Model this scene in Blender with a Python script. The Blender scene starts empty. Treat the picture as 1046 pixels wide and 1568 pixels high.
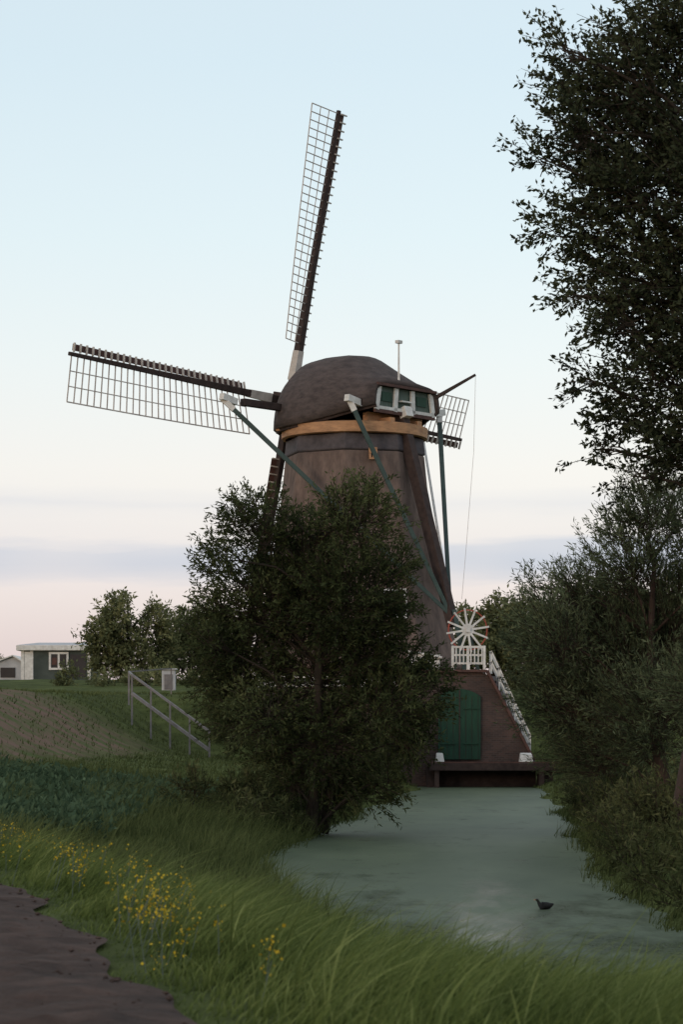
import bpy, math, numpy as np
from mathutils import Vector
rng = np.random.default_rng(7)
sc = bpy.context.scene
R = math.radians

# ------------------------------------------------------------ materials
def nodes_of(name):
    m = bpy.data.materials.new(name); m.use_nodes = True
    nt = m.node_tree; nt.nodes.clear()
    out = nt.nodes.new('ShaderNodeOutputMaterial')
    return m, nt, out

def mat(name, c1, c2=None, scale=4.0, rough=0.8, bump=0.3, stretch=(1,1,1), detail=6, metallic=0, bdist=0.03):
    m, nt, out = nodes_of(name)
    b = nt.nodes.new('ShaderNodeBsdfPrincipled')
    tc = nt.nodes.new('ShaderNodeTexCoord'); mp = nt.nodes.new('ShaderNodeMapping')
    mp.inputs['Scale'].default_value = stretch
    nt.links.new(tc.outputs['Object'], mp.inputs['Vector'])
    n = nt.nodes.new('ShaderNodeTexNoise'); n.inputs['Scale'].default_value = scale
    n.inputs['Detail'].default_value = detail; n.inputs['Roughness'].default_value = 0.65
    nt.links.new(mp.outputs[0], n.inputs['Vector'])
    r = nt.nodes.new('ShaderNodeValToRGB')
    c2 = c2 or tuple(x*0.6 for x in c1)
    r.color_ramp.elements[0].position = 0.32; r.color_ramp.elements[1].position = 0.68
    r.color_ramp.elements[0].color = (*c2, 1); r.color_ramp.elements[1].color = (*c1, 1)
    nt.links.new(n.outputs['Fac'], r.inputs['Fac'])
    nt.links.new(r.outputs['Color'], b.inputs['Base Color'])
    b.inputs['Roughness'].default_value = rough; b.inputs['Metallic'].default_value = metallic
    b.inputs['Specular IOR Level'].default_value = 0.25
    if bump > 0:
        bp = nt.nodes.new('ShaderNodeBump'); bp.inputs['Strength'].default_value = bump
        bp.inputs['Distance'].default_value = bdist
        nt.links.new(n.outputs['Fac'], bp.inputs['Height']); nt.links.new(bp.outputs[0], b.inputs['Normal'])
    nt.links.new(b.outputs[0], out.inputs[0])
    return m

def leafmat(name, dark, mid, light, trans=0.25):
    m, nt, out = nodes_of(name)
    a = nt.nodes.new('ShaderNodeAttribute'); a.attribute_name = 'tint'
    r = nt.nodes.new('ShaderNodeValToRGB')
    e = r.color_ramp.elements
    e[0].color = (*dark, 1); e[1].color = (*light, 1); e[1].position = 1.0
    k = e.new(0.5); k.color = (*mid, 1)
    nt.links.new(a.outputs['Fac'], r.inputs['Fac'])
    d = nt.nodes.new('ShaderNodeBsdfDiffuse'); t = nt.nodes.new('ShaderNodeBsdfTranslucent')
    nt.links.new(r.outputs[0], d.inputs[0]); nt.links.new(r.outputs[0], t.inputs[0])
    mx = nt.nodes.new('ShaderNodeMixShader'); mx.inputs[0].default_value = trans
    nt.links.new(d.outputs[0], mx.inputs[1]); nt.links.new(t.outputs[0], mx.inputs[2])
    nt.links.new(mx.outputs[0], out.inputs[0])
    return m

M = {}
M['thatch'] = mat('thatch_tower', (0.20, 0.142, 0.122), (0.10, 0.072, 0.064), 1.6, 0.95, 0.6, (1.8, 1.8, .7), detail=10)
M['thatch_cap'] = mat('thatch_cap', (0.105, 0.08, 0.075), (0.050, 0.039, 0.038), 1.8, 0.95, 0.7, (1.2, 1.2, 3), detail=10)
M['slate'] = mat('dark_band', (0.11, 0.093, 0.10), (0.06, 0.052, 0.058), 3, 0.8, 0.3)
M['ring'] = mat('orange_wood', (0.55, 0.30, 0.16), (0.30, 0.16, 0.09), 1.8, 0.7, 0.3, (1, 1, 3))
M['white'] = mat('white_paint', (0.76, 0.74, 0.72), (0.52, 0.49, 0.47), 3, 0.6, 0.15)
M['green'] = mat('green_paint', (0.014, 0.058, 0.034), (0.009, 0.036, 0.022), 2, 0.5, 0.1, (6, 6, 0.6))
M['gablegreen'] = mat('weathered_green_boards', (0.10, 0.13, 0.11), (0.05, 0.075, 0.06), 2, 0.6, 0.1, (4, 4, 0.6))
M['brace'] = mat('dark_green_paint', (0.055, 0.085, 0.08), (0.03, 0.05, 0.048), 2, 0.5, 0.1)
M['darkwood'] = mat('dark_wood', (0.065, 0.043, 0.039), (0.030, 0.020, 0.019), 3, 0.8, 0.3)
M['redwood'] = mat('red_brown_wood', (0.12, 0.058, 0.048), (0.06, 0.032, 0.028), 3, 0.7, 0.3)
M['lattice'] = mat('lattice_wood', (0.60, 0.53, 0.49), (0.36, 0.31, 0.29), 2, 0.7, 0.2)
M['tick'] = mat('pale_wood', (0.62, 0.56, 0.52), (0.40, 0.36, 0.33), 2, 0.7, 0.2)
M['red'] = mat('red_paint', (0.42, 0.09, 0.06), (0.26, 0.06, 0.04), 2, 0.5, 0.1)
M['bark'] = mat('bark', (0.05, 0.039, 0.031), (0.024, 0.018, 0.014), 5, 0.95, 0.8, (2, 2, 0.5))
M['bark_red'] = mat('bark_red', (0.08, 0.052, 0.044), (0.038, 0.026, 0.022), 5, 0.95, 0.8, (2, 2, 0.5))
M['glass'] = mat('dark_glass', (0.03, 0.032, 0.036), (0.02, 0.02, 0.024), 1, 0.12, 0)
M['metal'] = mat('galvanised_metal', (0.22, 0.20, 0.205), (0.13, 0.12, 0.125), 4, 0.6, 0.1)
M['bird'] = mat('bird_feathers', (0.012, 0.011, 0.011), (0.006, 0.006, 0.006), 20, 0.6, 0.2)
M['beak'] = mat('beak', (0.5, 0.3, 0.2), None, 20, 0.5, 0)
M['roofgrey'] = mat('roof_felt', (0.5, 0.5, 0.52), (0.36, 0.36, 0.38), 1, 0.7, 0.1)
M['shedwall'] = mat('shed_wall', (0.075, 0.09, 0.082), (0.04, 0.05, 0.045), 1, 0.7, 0.1)
M['yellow'] = mat('yellow_petals', (0.55, 0.40, 0.02), (0.32, 0.22, 0.01), 9, 0.7, 0)
M['dirt'] = mat('path_dirt', (0.105, 0.066, 0.054), (0.036, 0.024, 0.021), 2.6, 1.0, 1.0, bdist=0.14, detail=14)

def brickmat():
    m, nt, out = nodes_of('brick_masonry')
    b = nt.nodes.new('ShaderNodeBsdfPrincipled'); b.inputs['Roughness'].default_value = 0.9
    tc = nt.nodes.new('ShaderNodeTexCoord'); sp = nt.nodes.new('ShaderNodeSeparateXYZ')
    ad = nt.nodes.new('ShaderNodeMath'); cb = nt.nodes.new('ShaderNodeCombineXYZ')
    nt.links.new(tc.outputs['Object'], sp.inputs[0])
    nt.links.new(sp.outputs[0], ad.inputs[0]); nt.links.new(sp.outputs[1], ad.inputs[1])
    nt.links.new(ad.outputs[0], cb.inputs[0]); nt.links.new(sp.outputs[2], cb.inputs[1])
    br = nt.nodes.new('ShaderNodeTexBrick')
    br.inputs['Color1'].default_value = (0.135, 0.075, 0.063, 1); br.inputs['Color2'].default_value = (0.075, 0.048, 0.043, 1)
    br.inputs['Mortar'].default_value = (0.13, 0.105, 0.095, 1); br.inputs['Scale'].default_value = 1
    br.inputs['Brick Width'].default_value = 0.23; br.inputs['Row Height'].default_value = 0.08
    br.inputs['Mortar Size'].default_value = 0.008
    nt.links.new(cb.outputs[0], br.inputs['Vector'])
    n = nt.nodes.new('ShaderNodeTexNoise'); n.inputs['Scale'].default_value = 0.9; n.inputs['Detail'].default_value = 6
    nt.links.new(tc.outputs['Object'], n.inputs['Vector'])
    mx = nt.nodes.new('ShaderNodeMixRGB'); mx.blend_type = 'MULTIPLY'; mx.inputs[0].default_value = 0.8
    nt.links.new(br.outputs[0], mx.inputs[1]); nt.links.new(n.outputs['Fac'], mx.inputs[2])
    nt.links.new(mx.outputs[0], b.inputs['Base Color']); nt.links.new(b.outputs[0], out.inputs[0])
    return m
M['brick'] = brickmat()

LM = {
 'main': leafmat('foliage_main', (0.028, 0.036, 0.017), (0.060, 0.074, 0.033), (0.125, 0.138, 0.064)),
 'dark': leafmat('foliage_dark', (0.023, 0.028, 0.017), (0.046, 0.054, 0.030), (0.09, 0.10, 0.056), 0.2),
 'willow': leafmat('foliage_willow', (0.048, 0.060, 0.034), (0.102, 0.125, 0.070), (0.185, 0.215, 0.125)),
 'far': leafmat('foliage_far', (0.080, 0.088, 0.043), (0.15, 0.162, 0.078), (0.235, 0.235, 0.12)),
 'brush': leafmat('foliage_brush', (0.036, 0.042, 0.02), (0.072, 0.082, 0.037), (0.13, 0.13, 0.062)),
 'grass': leafmat('grass_blades', (0.042, 0.058, 0.018), (0.112, 0.145, 0.043), (0.235, 0.27, 0.10), 0.35),
 'grassd': leafmat('bank_grass_blades', (0.033, 0.043, 0.017), (0.075, 0.092, 0.035), (0.15, 0.168, 0.068), 0.3),
 'crop': leafmat('crop_leaves', (0.032, 0.055, 0.032), (0.07, 0.108, 0.062), (0.13, 0.18, 0.105), 0.25),
}

# ------------------------------------------------------------ object helpers
def link(ob): sc.collection.objects.link(ob); return ob
def empty(name, loc=(0, 0, 0)):
    e = bpy.data.objects.new(name, None); e.location = loc; e.empty_display_size = 0.5
    return link(e)
def setparent(ob, e):
    ob.parent = e; ob.location = Vector(ob.location) - Vector(e.location)

class MB:
    def __init__(s): s.v = []; s.f = []
    def add(s, vs, fs):
        o = len(s.v); s.v += [tuple(map(float, p)) for p in vs]; s.f += [tuple(o+i for i in f) for f in fs]
    def beam(s, p0, p1, w, h=None, w1=None, h1=None, up=(0, 0, 1)):
        h = h or w; w1 = w1 or w; h1 = h1 or h
        p0 = Vector(p0); p1 = Vector(p1); d = (p1-p0).normalized(); up = Vector(up)
        if abs(d.dot(up)) > 0.97: up = Vector((1, 0, 0)) if abs(d.x) < .9 else Vector((0, 1, 0))
        a = d.cross(up).normalized(); b = a.cross(d).normalized()
        vs = []
        for p, ww, hh in ((p0, w, h), (p1, w1, h1)):
            for i, j in ((-1, -1), (1, -1), (1, 1), (-1, 1)):
                vs.append(p + a*i*ww/2 + b*j*hh/2)
        s.add(vs, [(0, 1, 2, 3), (7, 6, 5, 4), (0, 4, 5, 1), (1, 5, 6, 2), (2, 6, 7, 3), (3, 7, 4, 0)])
    def box(s, lo, hi):
        x0, y0, z0 = lo; x1, y1, z1 = hi
        s.add([(x0,y0,z0),(x1,y0,z0),(x1,y1,z0),(x0,y1,z0),(x0,y0,z1),(x1,y0,z1),(x1,y1,z1),(x0,y1,z1)],
              [(0,3,2,1),(4,5,6,7),(0,1,5,4),(1,2,6,5),(2,3,7,6),(3,0,4,7)])
    def tube(s, pts, rad, n=8):
        pts = [Vector(p) for p in pts]; rings = []
        for i, p in enumerate(pts):
            d = (pts[min(i+1, len(pts)-1)] - pts[max(i-1, 0)]).normalized()
            up = Vector((0, 1, 0)) if abs(d.y) < 0.9 else Vector((1, 0, 0))
            a = d.cross(up).normalized(); b = a.cross(d)
            rings.append([p + (a*math.cos(2*math.pi*k/n) + b*math.sin(2*math.pi*k/n))*rad[i] for k in range(n)])
        vs = [q for r_ in rings for q in r_]; fs = []
        for i in range(len(pts)-1):
            for k in range(n):
                fs.append((i*n+k, i*n+(k+1) % n, (i+1)*n+(k+1) % n, (i+1)*n+k))
        fs.append(tuple(range(n))[::-1]); fs.append(tuple((len(pts)-1)*n+k for k in range(n)))
        s.add(vs, fs)
    def obj(s, name, m, parent=None, smooth=False, bevel=0):
        me = bpy.data.meshes.new(name); me.from_pydata(s.v, [], s.f); me.update()
        me.materials.append(m)
        if smooth: me.polygons.foreach_set('use_smooth', [True]*len(me.polygons))
        ob = link(bpy.data.objects.new(name, me))
        if bevel:
            bv = ob.modifiers.new('bevel', 'BEVEL'); bv.width = bevel; bv.segments = 2
        if parent: setparent(ob, parent)
        return ob

def npmesh(name, V, Q, tint, m, parent=None, smooth=False):
    me = bpy.data.meshes.new(name)
    V = np.asarray(V, dtype=np.float32); Q = np.asarray(Q, dtype=np.int32)
    me.vertices.add(len(V)); me.vertices.foreach_set('co', V.ravel())
    me.loops.add(Q.size); me.loops.foreach_set('vertex_index', Q.ravel())
    me.polygons.add(len(Q)); me.polygons.foreach_set('loop_start', np.arange(0, Q.size, 4, dtype=np.int32))
    me.polygons.foreach_set('loop_total', np.full(len(Q), 4, dtype=np.int32))
    if smooth: me.polygons.foreach_set('use_smooth', np.ones(len(Q), dtype=bool))
    if tint is not None:
        at = me.attributes.new('tint', 'FLOAT', 'POINT'); at.data.foreach_set('value', np.asarray(tint, dtype=np.float32))
    me.update(calc_edges=True); me.validate(); me.materials.append(m)
    ob = link(bpy.data.objects.new(name, me))
    if parent: setparent(ob, parent)
    return ob

def nrm(a): return a/np.maximum(np.linalg.norm(a, axis=-1, keepdims=True), 1e-6)

def spray_leaves(base, dirs, length, tint0, n, L, W, droop=0.2, spread=0.7, jit=0.05, g=0.15):
    N = len(base)
    t = rng.uniform(0.05, 1, (N, n, 1))
    ln = length[:, None, None]
    pos = base[:, None, :] + dirs[:, None, :]*ln*t
    pos[..., 2] -= (droop*ln*t*t)[..., 0]
    pos += rng.normal(0, jit, pos.shape)
    ld = dirs[:, None, :]*0.7 + rng.normal(0, spread, pos.shape); ld[..., 2] -= g
    ld = nrm(ld); sd = nrm(np.cross(ld, rng.normal(0, 1, pos.shape)))
    s = rng.uniform(0.6, 1.25, (N, n, 1))
    V = np.stack([pos, pos+ld*L*s*.45+sd*W*s*.5, pos+ld*L*s, pos+ld*L*s*.45-sd*W*s*.5], axis=2).reshape(-1, 3)
    Q = np.arange(len(V)).reshape(-1, 4)
    tn = np.clip(tint0[:, None] + rng.normal(0, 0.14, (N, n)), 0, 1)
    return V, Q, np.repeat(tn.ravel(), 4)

def crown(name, blobs, axis, m, parent, dens, n, L, W, slen=(0.4, 0.9), droop=0.2, up=0.3, yflat=1.0, outward=None, g=0.15, spread=.7, jit=.05, shell=0.45, drand=.35):
    """blobs: (x,y,z,r)"""
    B = []; D = []; T = []; LN = []
    for (x, y, z, r) in blobs:
        k = max(6, int(dens*r**2.2))
        u = nrm(rng.normal(0, 1, (k, 3)))
        rad = r*rng.uniform(0, 1, (k, 1))**shell*rng.uniform(.8, 1.1, (k, 1))
        p = np.array([x, y, z]) + u*rad*np.array([1, yflat, 0.95])
        d = u*0.8 + rng.normal(0, drand, (k, 3)); d[:, 2] += up
        o = p-np.array(axis); o[:, 2] *= 0.3; d += 0.5*nrm(o)
        if outward is not None: d += np.array(outward)
        B.append(p); D.append(nrm(d)); LN.append(rng.uniform(*slen, k)*min(1, .6+r*.4))
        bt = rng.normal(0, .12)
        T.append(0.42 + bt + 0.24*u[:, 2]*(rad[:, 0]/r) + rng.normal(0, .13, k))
    B = np.vstack(B); D = np.vstack(D); T = np.concatenate(T); LN = np.concatenate(LN)
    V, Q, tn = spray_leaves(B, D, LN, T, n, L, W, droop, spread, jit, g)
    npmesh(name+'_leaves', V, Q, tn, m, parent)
    sd = nrm(np.cross(D, np.array([0, 1, 0.2])))*0.007*(1+L*2)
    tip = B + D*LN[:, None]; tip[:, 2] -= droop*LN; mid = B + D*LN[:, None]*.5; mid[:, 2] -= droop*LN*.25
    st = B - D*LN[:, None]*.6
    V = np.stack([st-sd, st+sd, mid+sd*.7, mid-sd*.7, tip+sd*.3, tip-sd*.3], axis=1).reshape(-1, 3)
    i = np.arange(len(B))*6
    Q = np.vstack([np.stack([i, i+1, i+2, i+3], 1), np.stack([i+3, i+2, i+4, i+5], 1)])
    npmesh(name+'_twigs', V, Q, None, M['bark'], parent)

def limbs(trunk_pts, trunk_r, blobs, parent, m, r0=0.09):
    mb = MB(); mb.tube(trunk_pts, trunk_r, 10)
    tp = [Vector(p) for p in trunk_pts]
    for (x, y, z, r) in blobs:
        c = Vector((x, y, z))
        cand = [p for p in tp if p.z < z-0.3*(c-p).length] or [tp[0]]
        a = cand[-1]
        mid = a.lerp(c, 0.5) + Vector((rng.normal(0, .15), rng.normal(0, .15), 0.12*(c-a).length))
        q1 = a.lerp(mid, .5)+Vector((0, 0, .05))
        mb.tube([a, q1, mid, mid.lerp(c, .6)+Vector((rng.normal(0, .08), 0, .05)), c], [r0, r0*.8, r0*.6, r0*.4, r0*.15], 6)
        for _ in range(3):
            e = c + Vector(rng.normal(0, 1, 3)).normalized()*r*.8
            mb.tube([mid.lerp(c, .6), (mid.lerp(c, .6)).lerp(e, .5)+Vector((0, 0, .08)), e], [r0*.3, r0*.22, r0*.06], 5)
    mb.obj('trunk_and_limbs', m, parent, smooth=True)

# ------------------------------------------------------------ terrain
poly = np.array([(3.0, 100.6), (3.15, 97), (1.4, 80), (-0.5, 61), (-1.6, 50), (-1.5, 42), (-0.8, 35.5), (0.0, 30), (0.9, 26.0), (2.2, 22.6),
                 (4.5, 19.6), (10, 17.5), (30, 16.5), (60, 16), (60, 21), (30, 23.5), (12, 25.5), (6.5, 28.5), (4.5, 32), (4.7, 40), (5.2, 50),
                 (6.1, 61), (7.2, 80), (8.1, 95), (8.3, 100.6)], float)
def sdist(x, y):
    x = np.asarray(x, float); y = np.asarray(y, float)
    d = np.full(x.shape, 1e9); inside = np.zeros(x.shape, bool)
    n = len(poly)
    for i in range(n):
        ax, ay = poly[i]; bx, by = poly[(i+1) % n]
        ex, ey = bx-ax, by-ay
        t = np.clip(((x-ax)*ex+(y-ay)*ey)/(ex*ex+ey*ey), 0, 1)
        d = np.minimum(d, np.hypot(x-ax-t*ex, y-ay-t*ey))
        c = ((ay > y) != (by > y))
        with np.errstate(divide='ignore', invalid='ignore'):
            xi = ex*(y-ay)/(ey if ey != 0 else 1e-9)+ax
        inside ^= c & (x < xi)
    d = np.where(inside, -d, d)
    return d + 0.30*wob(x*.7, y*.55) + .12*np.sin(x*5.1+y*2.3)*np.sin(y*3.1-x)
def sm(a, b, v): t = np.clip((v-a)/(b-a), 0, 1); return t*t*(3-2*t)
def wob(x, y):
    return 0.5*np.sin(x*1.3+y*.7)+.35*np.sin(x*2.9-y*1.9+1)+.25*np.sin(y*3.7+x*.4+2)
def xtoe(y): return -10+(y-68)*0.114
def pxr(y): return -0.80-(y-11.5)*0.205 - .0028*np.maximum(y-11.5, 0)**2 + 0.09*np.sin(y*1.7)+.05*np.sin(y*4.1)
def height(x, y):
    s = sdist(x, y)
    b = np.interp(s, [-2, -0.3, 0, .35, 1.2, 3, 6, 10], [-0.7, -0.25, -0.02, .14, .34, .60, .92, 1.38])
    b = b + np.where(s > .5, 0.04*wob(x*.8, y*.8), 0)
    dx = x-(-0.80-(y-11.5)*0.205-.0028*np.maximum(y-11.5, 0)**2)
    b = b + np.maximum(1.40-b, 0)*(1-sm(.1, 2.6, dx))*(1-sm(27, 40, y))*(s > 0)
    dy = 2.65*sm(0, 6.5, xtoe(y)-x)*sm(40, 70, y)
    r2 = 2.7*sm(103, 113, y)
    far = 1.8*sm(120, 180, y)
    right = 1.0*sm(11, 18, x)*sm(20, 40, y)
    return b + np.maximum(np.maximum(dy, r2), right) + far
def zat(x, y): return float(height(np.array([x]), np.array([y]))[0])
def grow(a, b, n): return np.geomspace(a, b, n)
xs = np.concatenate([-grow(30, 2500, 22)[::-1], np.arange(-29.5, 29.6, .35), grow(30, 2500, 22)])
ys = np.concatenate([-grow(2, 600, 10)[::-1], np.arange(-1, 130, .4), grow(131, 4000, 30)])
X, Y = np.meshgrid(xs, ys); Z = height(X, Y)
V = np.stack([X, Y, Z], -1).reshape(-1, 3)
nx, ny = len(xs), len(ys)
ii = (np.arange(ny-1)[:, None]*nx + np.arange(nx-1)[None]).ravel()
Q = np.stack([ii, ii+1, ii+nx+1, ii+nx], 1)
soil = (sm(0.0, 2.2, xtoe(Y)-X+.5*wob(X, Y))*sm(65, 70, Y+.8*wob(X*.7, Y))*(1-sm(92, 101, Y))).ravel()

gm, nt, out = nodes_of('ground_grass_and_soil')
b = nt.nodes.new('ShaderNodeBsdfPrincipled'); b.inputs['Roughness'].default_value = 1.0; b.inputs['Specular IOR Level'].default_value = 0.05
tc = nt.nodes.new('ShaderNodeTexCoord')
n1 = nt.nodes.new('ShaderNodeTexNoise'); n1.inputs['Scale'].default_value = 0.7; n1.inputs['Detail'].default_value = 9; n1.inputs['Roughness'].default_value = .7
n2 = nt.nodes.new('ShaderNodeTexNoise'); n2.inputs['Scale'].default_value = 1.1; n2.inputs['Detail'].default_value = 11; n2.inputs['Roughness'].default_value = .72
mp = nt.nodes.new('ShaderNodeMapping'); mp.inputs['Rotation'].default_value = (0, 0, R(62))
wv = nt.nodes.new('ShaderNodeTexWave'); wv.inputs['Scale'].default_value = 0.21; wv.inputs['Distortion'].default_value = 4.5; wv.inputs['Detail'].default_value = 5
wv.inputs['Detail Scale'].default_value = 1.5
for n in (n1, n2): nt.links.new(tc.outputs['Object'], n.inputs['Vector'])
nt.links.new(tc.outputs['Object'], mp.inputs[0]); nt.links.new(mp.outputs[0], wv.inputs['Vector'])
rg = nt.nodes.new('ShaderNodeValToRGB'); rg.color_ramp.elements[0].color = (0.04, 0.052, 0.018, 1); rg.color_ramp.elements[1].color = (0.11, 0.13, 0.045, 1)
rg.color_ramp.elements[0].position = .35; rg.color_ramp.elements[1].position = .68
nt.links.new(n1.outputs['Fac'], rg.inputs[0])
rs = nt.nodes.new('ShaderNodeValToRGB'); rs.color_ramp.elements[0].color = (0.085, 0.11, 0.042, 1); rs.color_ramp.elements[1].color = (0.18, 0.115, 0.092, 1)
rs.color_ramp.elements[0].position = .15; rs.color_ramp.elements[1].position = .8
ad = nt.nodes.new('ShaderNodeMath'); ad.operation = 'ADD'; ad.use_clamp = True
m5 = nt.nodes.new('ShaderNodeMath'); m5.operation = 'MULTIPLY'; m5.inputs[1].default_value = .32
nt.links.new(wv.outputs['Fac'], m5.inputs[0])
m6 = nt.nodes.new('ShaderNodeMath'); m6.operation = 'MULTIPLY_ADD'; m6.inputs[1].default_value = 2.6; m6.inputs[2].default_value = -.92
nt.links.new(n2.outputs['Fac'], m6.inputs[0])
nt.links.new(m5.outputs[0], ad.inputs[0]); nt.links.new(m6.outputs[0], ad.inputs[1]); nt.links.new(ad.outputs[0], rs.inputs[0])
at = nt.nodes.new('ShaderNodeAttribute'); at.attribute_name = 'tint'
mx = nt.nodes.new('ShaderNodeMixRGB'); nt.links.new(at.outputs['Fac'], mx.inputs[0]); nt.links.new(rg.outputs[0], mx.inputs[1]); nt.links.new(rs.outputs[0], mx.inputs[2])
nt.links.new(mx.outputs[0], b.inputs['Base Color'])
bp = nt.nodes.new('ShaderNodeBump'); bp.inputs['Strength'].default_value = .8; bp.inputs['Distance'].default_value = .15
nt.links.new(n2.outputs['Fac'], bp.inputs['Height']); nt.links.new(bp.outputs[0], b.inputs['Normal'])
nt.links.new(b.outputs[0], out.inputs[0])
npmesh('ground', V, Q, soil, gm, smooth=True)

# path
yy = np.arange(-5, 36, .12); W = []
for j, f in enumerate(np.linspace(0, 1, 27)):
    xx = pxr(yy) - f*2.7 + (0.06*np.sin(yy*2.3) if j == 26 else 0)
    rough_ = .016*np.sin(yy*5+f*9)+.012*np.sin(yy*11.3+f*31)+.010*rng.normal(0, 1, len(yy))
    W.append(np.stack([xx, yy, height(xx, yy)+0.03+0.035*math.sin(f*math.pi*2.2)+rough_*(0.2+math.sin(math.pi*f))], -1))
W = np.array(W); V = W.reshape(-1, 3); n_ = len(yy)
ii = (np.arange(26)[:, None]*n_+np.arange(n_-1)[None]).ravel()
npmesh('dirt_path', V, np.stack([ii, ii+1, ii+n_+1, ii+n_], 1)[:, ::-1], None, M['dirt'], smooth=True)
k = 1800; py_ = rng.uniform(9, 26, k); pxx = pxr(py_)-rng.uniform(0, 2.6, k); pz = height(pxx, py_)+.045
C = np.stack([pxx, py_, pz], -1); rr_ = (.006+.022*rng.uniform(0, 1, (k, 1))**3)*np.array([1, 1, .6])
octv = np.array([(1,0,0),(0,1,0),(-1,0,0),(0,-1,0),(0,0,1),(0,0,-1)], float)
V = (C[:, None, :] + octv[None]*rr_[:, None, :]*rng.uniform(.7, 1.2, (k, 6, 1))).reshape(-1, 3); bs = np.arange(k)*6
me = bpy.data.meshes.new('path_clods'); F = [(0,1,4),(1,2,4),(2,3,4),(3,0,4),(1,0,5),(2,1,5),(3,2,5),(0,3,5)]
me.from_pydata(V.tolist(), [], [tuple(int(b_)+i for i in f) for b_ in bs for f in F]); me.materials.append(M['dirt']); link(bpy.data.objects.new('path_clods', me))

# water
wm, nt, out = nodes_of('duckweed_water')
tc = nt.nodes.new('ShaderNodeTexCoord')
n1 = nt.nodes.new('ShaderNodeTexNoise'); n1.inputs['Scale'].default_value = .35; n1.inputs['Detail'].default_value = 8; n1.inputs['Roughness'].default_value = .65
n2 = nt.nodes.new('ShaderNodeTexNoise'); n2.inputs['Scale'].default_value = 30; n2.inputs['Detail'].default_value = 4
mp = nt.nodes.new('ShaderNodeMapping'); mp.inputs['Scale'].default_value = (1.2, .45, 1)
nt.links.new(tc.outputs['Object'], mp.inputs[0]); nt.links.new(mp.outputs[0], n1.inputs['Vector']); nt.links.new(tc.outputs['Object'], n2.inputs['Vector'])
r1 = nt.nodes.new('ShaderNodeValToRGB'); r1.color_ramp.elements[0].color = (0.075, 0.098, 0.064, 1); r1.color_ramp.elements[1].color = (0.125, 0.152, 0.100, 1)
r1.color_ramp.elements[0].position = .3; r1.color_ramp.elements[1].position = .7
nt.links.new(n1.outputs['Fac'], r1.inputs[0])
dw = nt.nodes.new('ShaderNodeBsdfPrincipled'); dw.inputs['Roughness'].default_value = .55; dw.inputs['Specular IOR Level'].default_value = .09
nt.links.new(r1.outputs[0], dw.inputs['Base Color'])
cw = nt.nodes.new('ShaderNodeBsdfPrincipled'); cw.inputs['Base Color'].default_value = (0.035, 0.043, 0.024, 1); cw.inputs['Roughness'].default_value = .13
cw.inputs['Specular IOR Level'].default_value = .28
r2 = nt.nodes.new('ShaderNodeValToRGB'); r2.color_ramp.elements[0].position = .42; r2.color_ramp.elements[1].position = .62
n3 = nt.nodes.new('ShaderNodeTexNoise'); n3.inputs['Scale'].default_value = .8; n3.inputs['Detail'].default_value = 12; n3.inputs['Roughness'].default_value = .7
sp = nt.nodes.new('ShaderNodeSeparateXYZ'); nt.links.new(tc.outputs['Object'], sp.inputs[0])
gy = nt.nodes.new('ShaderNodeMapRange'); gy.inputs[1].default_value = 46; gy.inputs[2].default_value = 30; gy.inputs[3].default_value = -.14; gy.inputs[4].default_value = .04
nt.links.new(sp.outputs[1], gy.inputs[0])
an = nt.nodes.new('ShaderNodeMath'); an.operation = 'ADD'
nt.links.new(mp.outputs[0], n3.inputs['Vector']); nt.links.new(n3.outputs['Fac'], an.inputs[0]); nt.links.new(gy.outputs[0], an.inputs[1]); nt.links.new(an.outputs[0], r2.inputs[0])
mf = nt.nodes.new('ShaderNodeMath'); mf.operation = 'MULTIPLY'; mf.inputs[1].default_value = .6
nt.links.new(r2.outputs[0], mf.inputs[0])
bp = nt.nodes.new('ShaderNodeBump'); bp.inputs['Strength'].default_value = .3; bp.inputs['Distance'].default_value = .01
nt.links.new(n2.outputs['Fac'], bp.inputs['Height']); nt.links.new(bp.outputs[0], dw.inputs['Normal'])
bp2 = nt.nodes.new('ShaderNodeBump'); bp2.inputs['Strength'].default_value = .08; bp2.inputs['Distance'].default_value = .01
nt.links.new(n2.outputs['Fac'], bp2.inputs['Height']); nt.links.new(bp2.outputs[0], cw.inputs['Normal'])
ms = nt.nodes.new('ShaderNodeMixShader'); nt.links.new(mf.outputs[0], ms.inputs[0]); nt.links.new(dw.outputs[0], ms.inputs[1]); nt.links.new(cw.outputs[0], ms.inputs[2])
nt.links.new(ms.outputs[0], out.inputs[0])
mb = MB(); mb.add([(-6, 12, 0), (62, 12, 0), (62, 102, 0), (-6, 102, 0)], [(0, 1, 2, 3)]); mb.obj('canal_water', wm)

# ------------------------------------------------------------ windmill
CX, CY = 0.6, 108.0
A = R(48.6); Tv = Vector((math.sin(A), -math.cos(A), 0)); Uv = Vector((math.cos(A), math.sin(A), 0)); Nv = -Tv
C0 = Vector((CX, CY, 0))
def L(t, s, z): return C0 + Tv*t + Uv*s + Vector((0, 0, z))
mill = empty('windmill', (CX, CY, 3.6))

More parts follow.
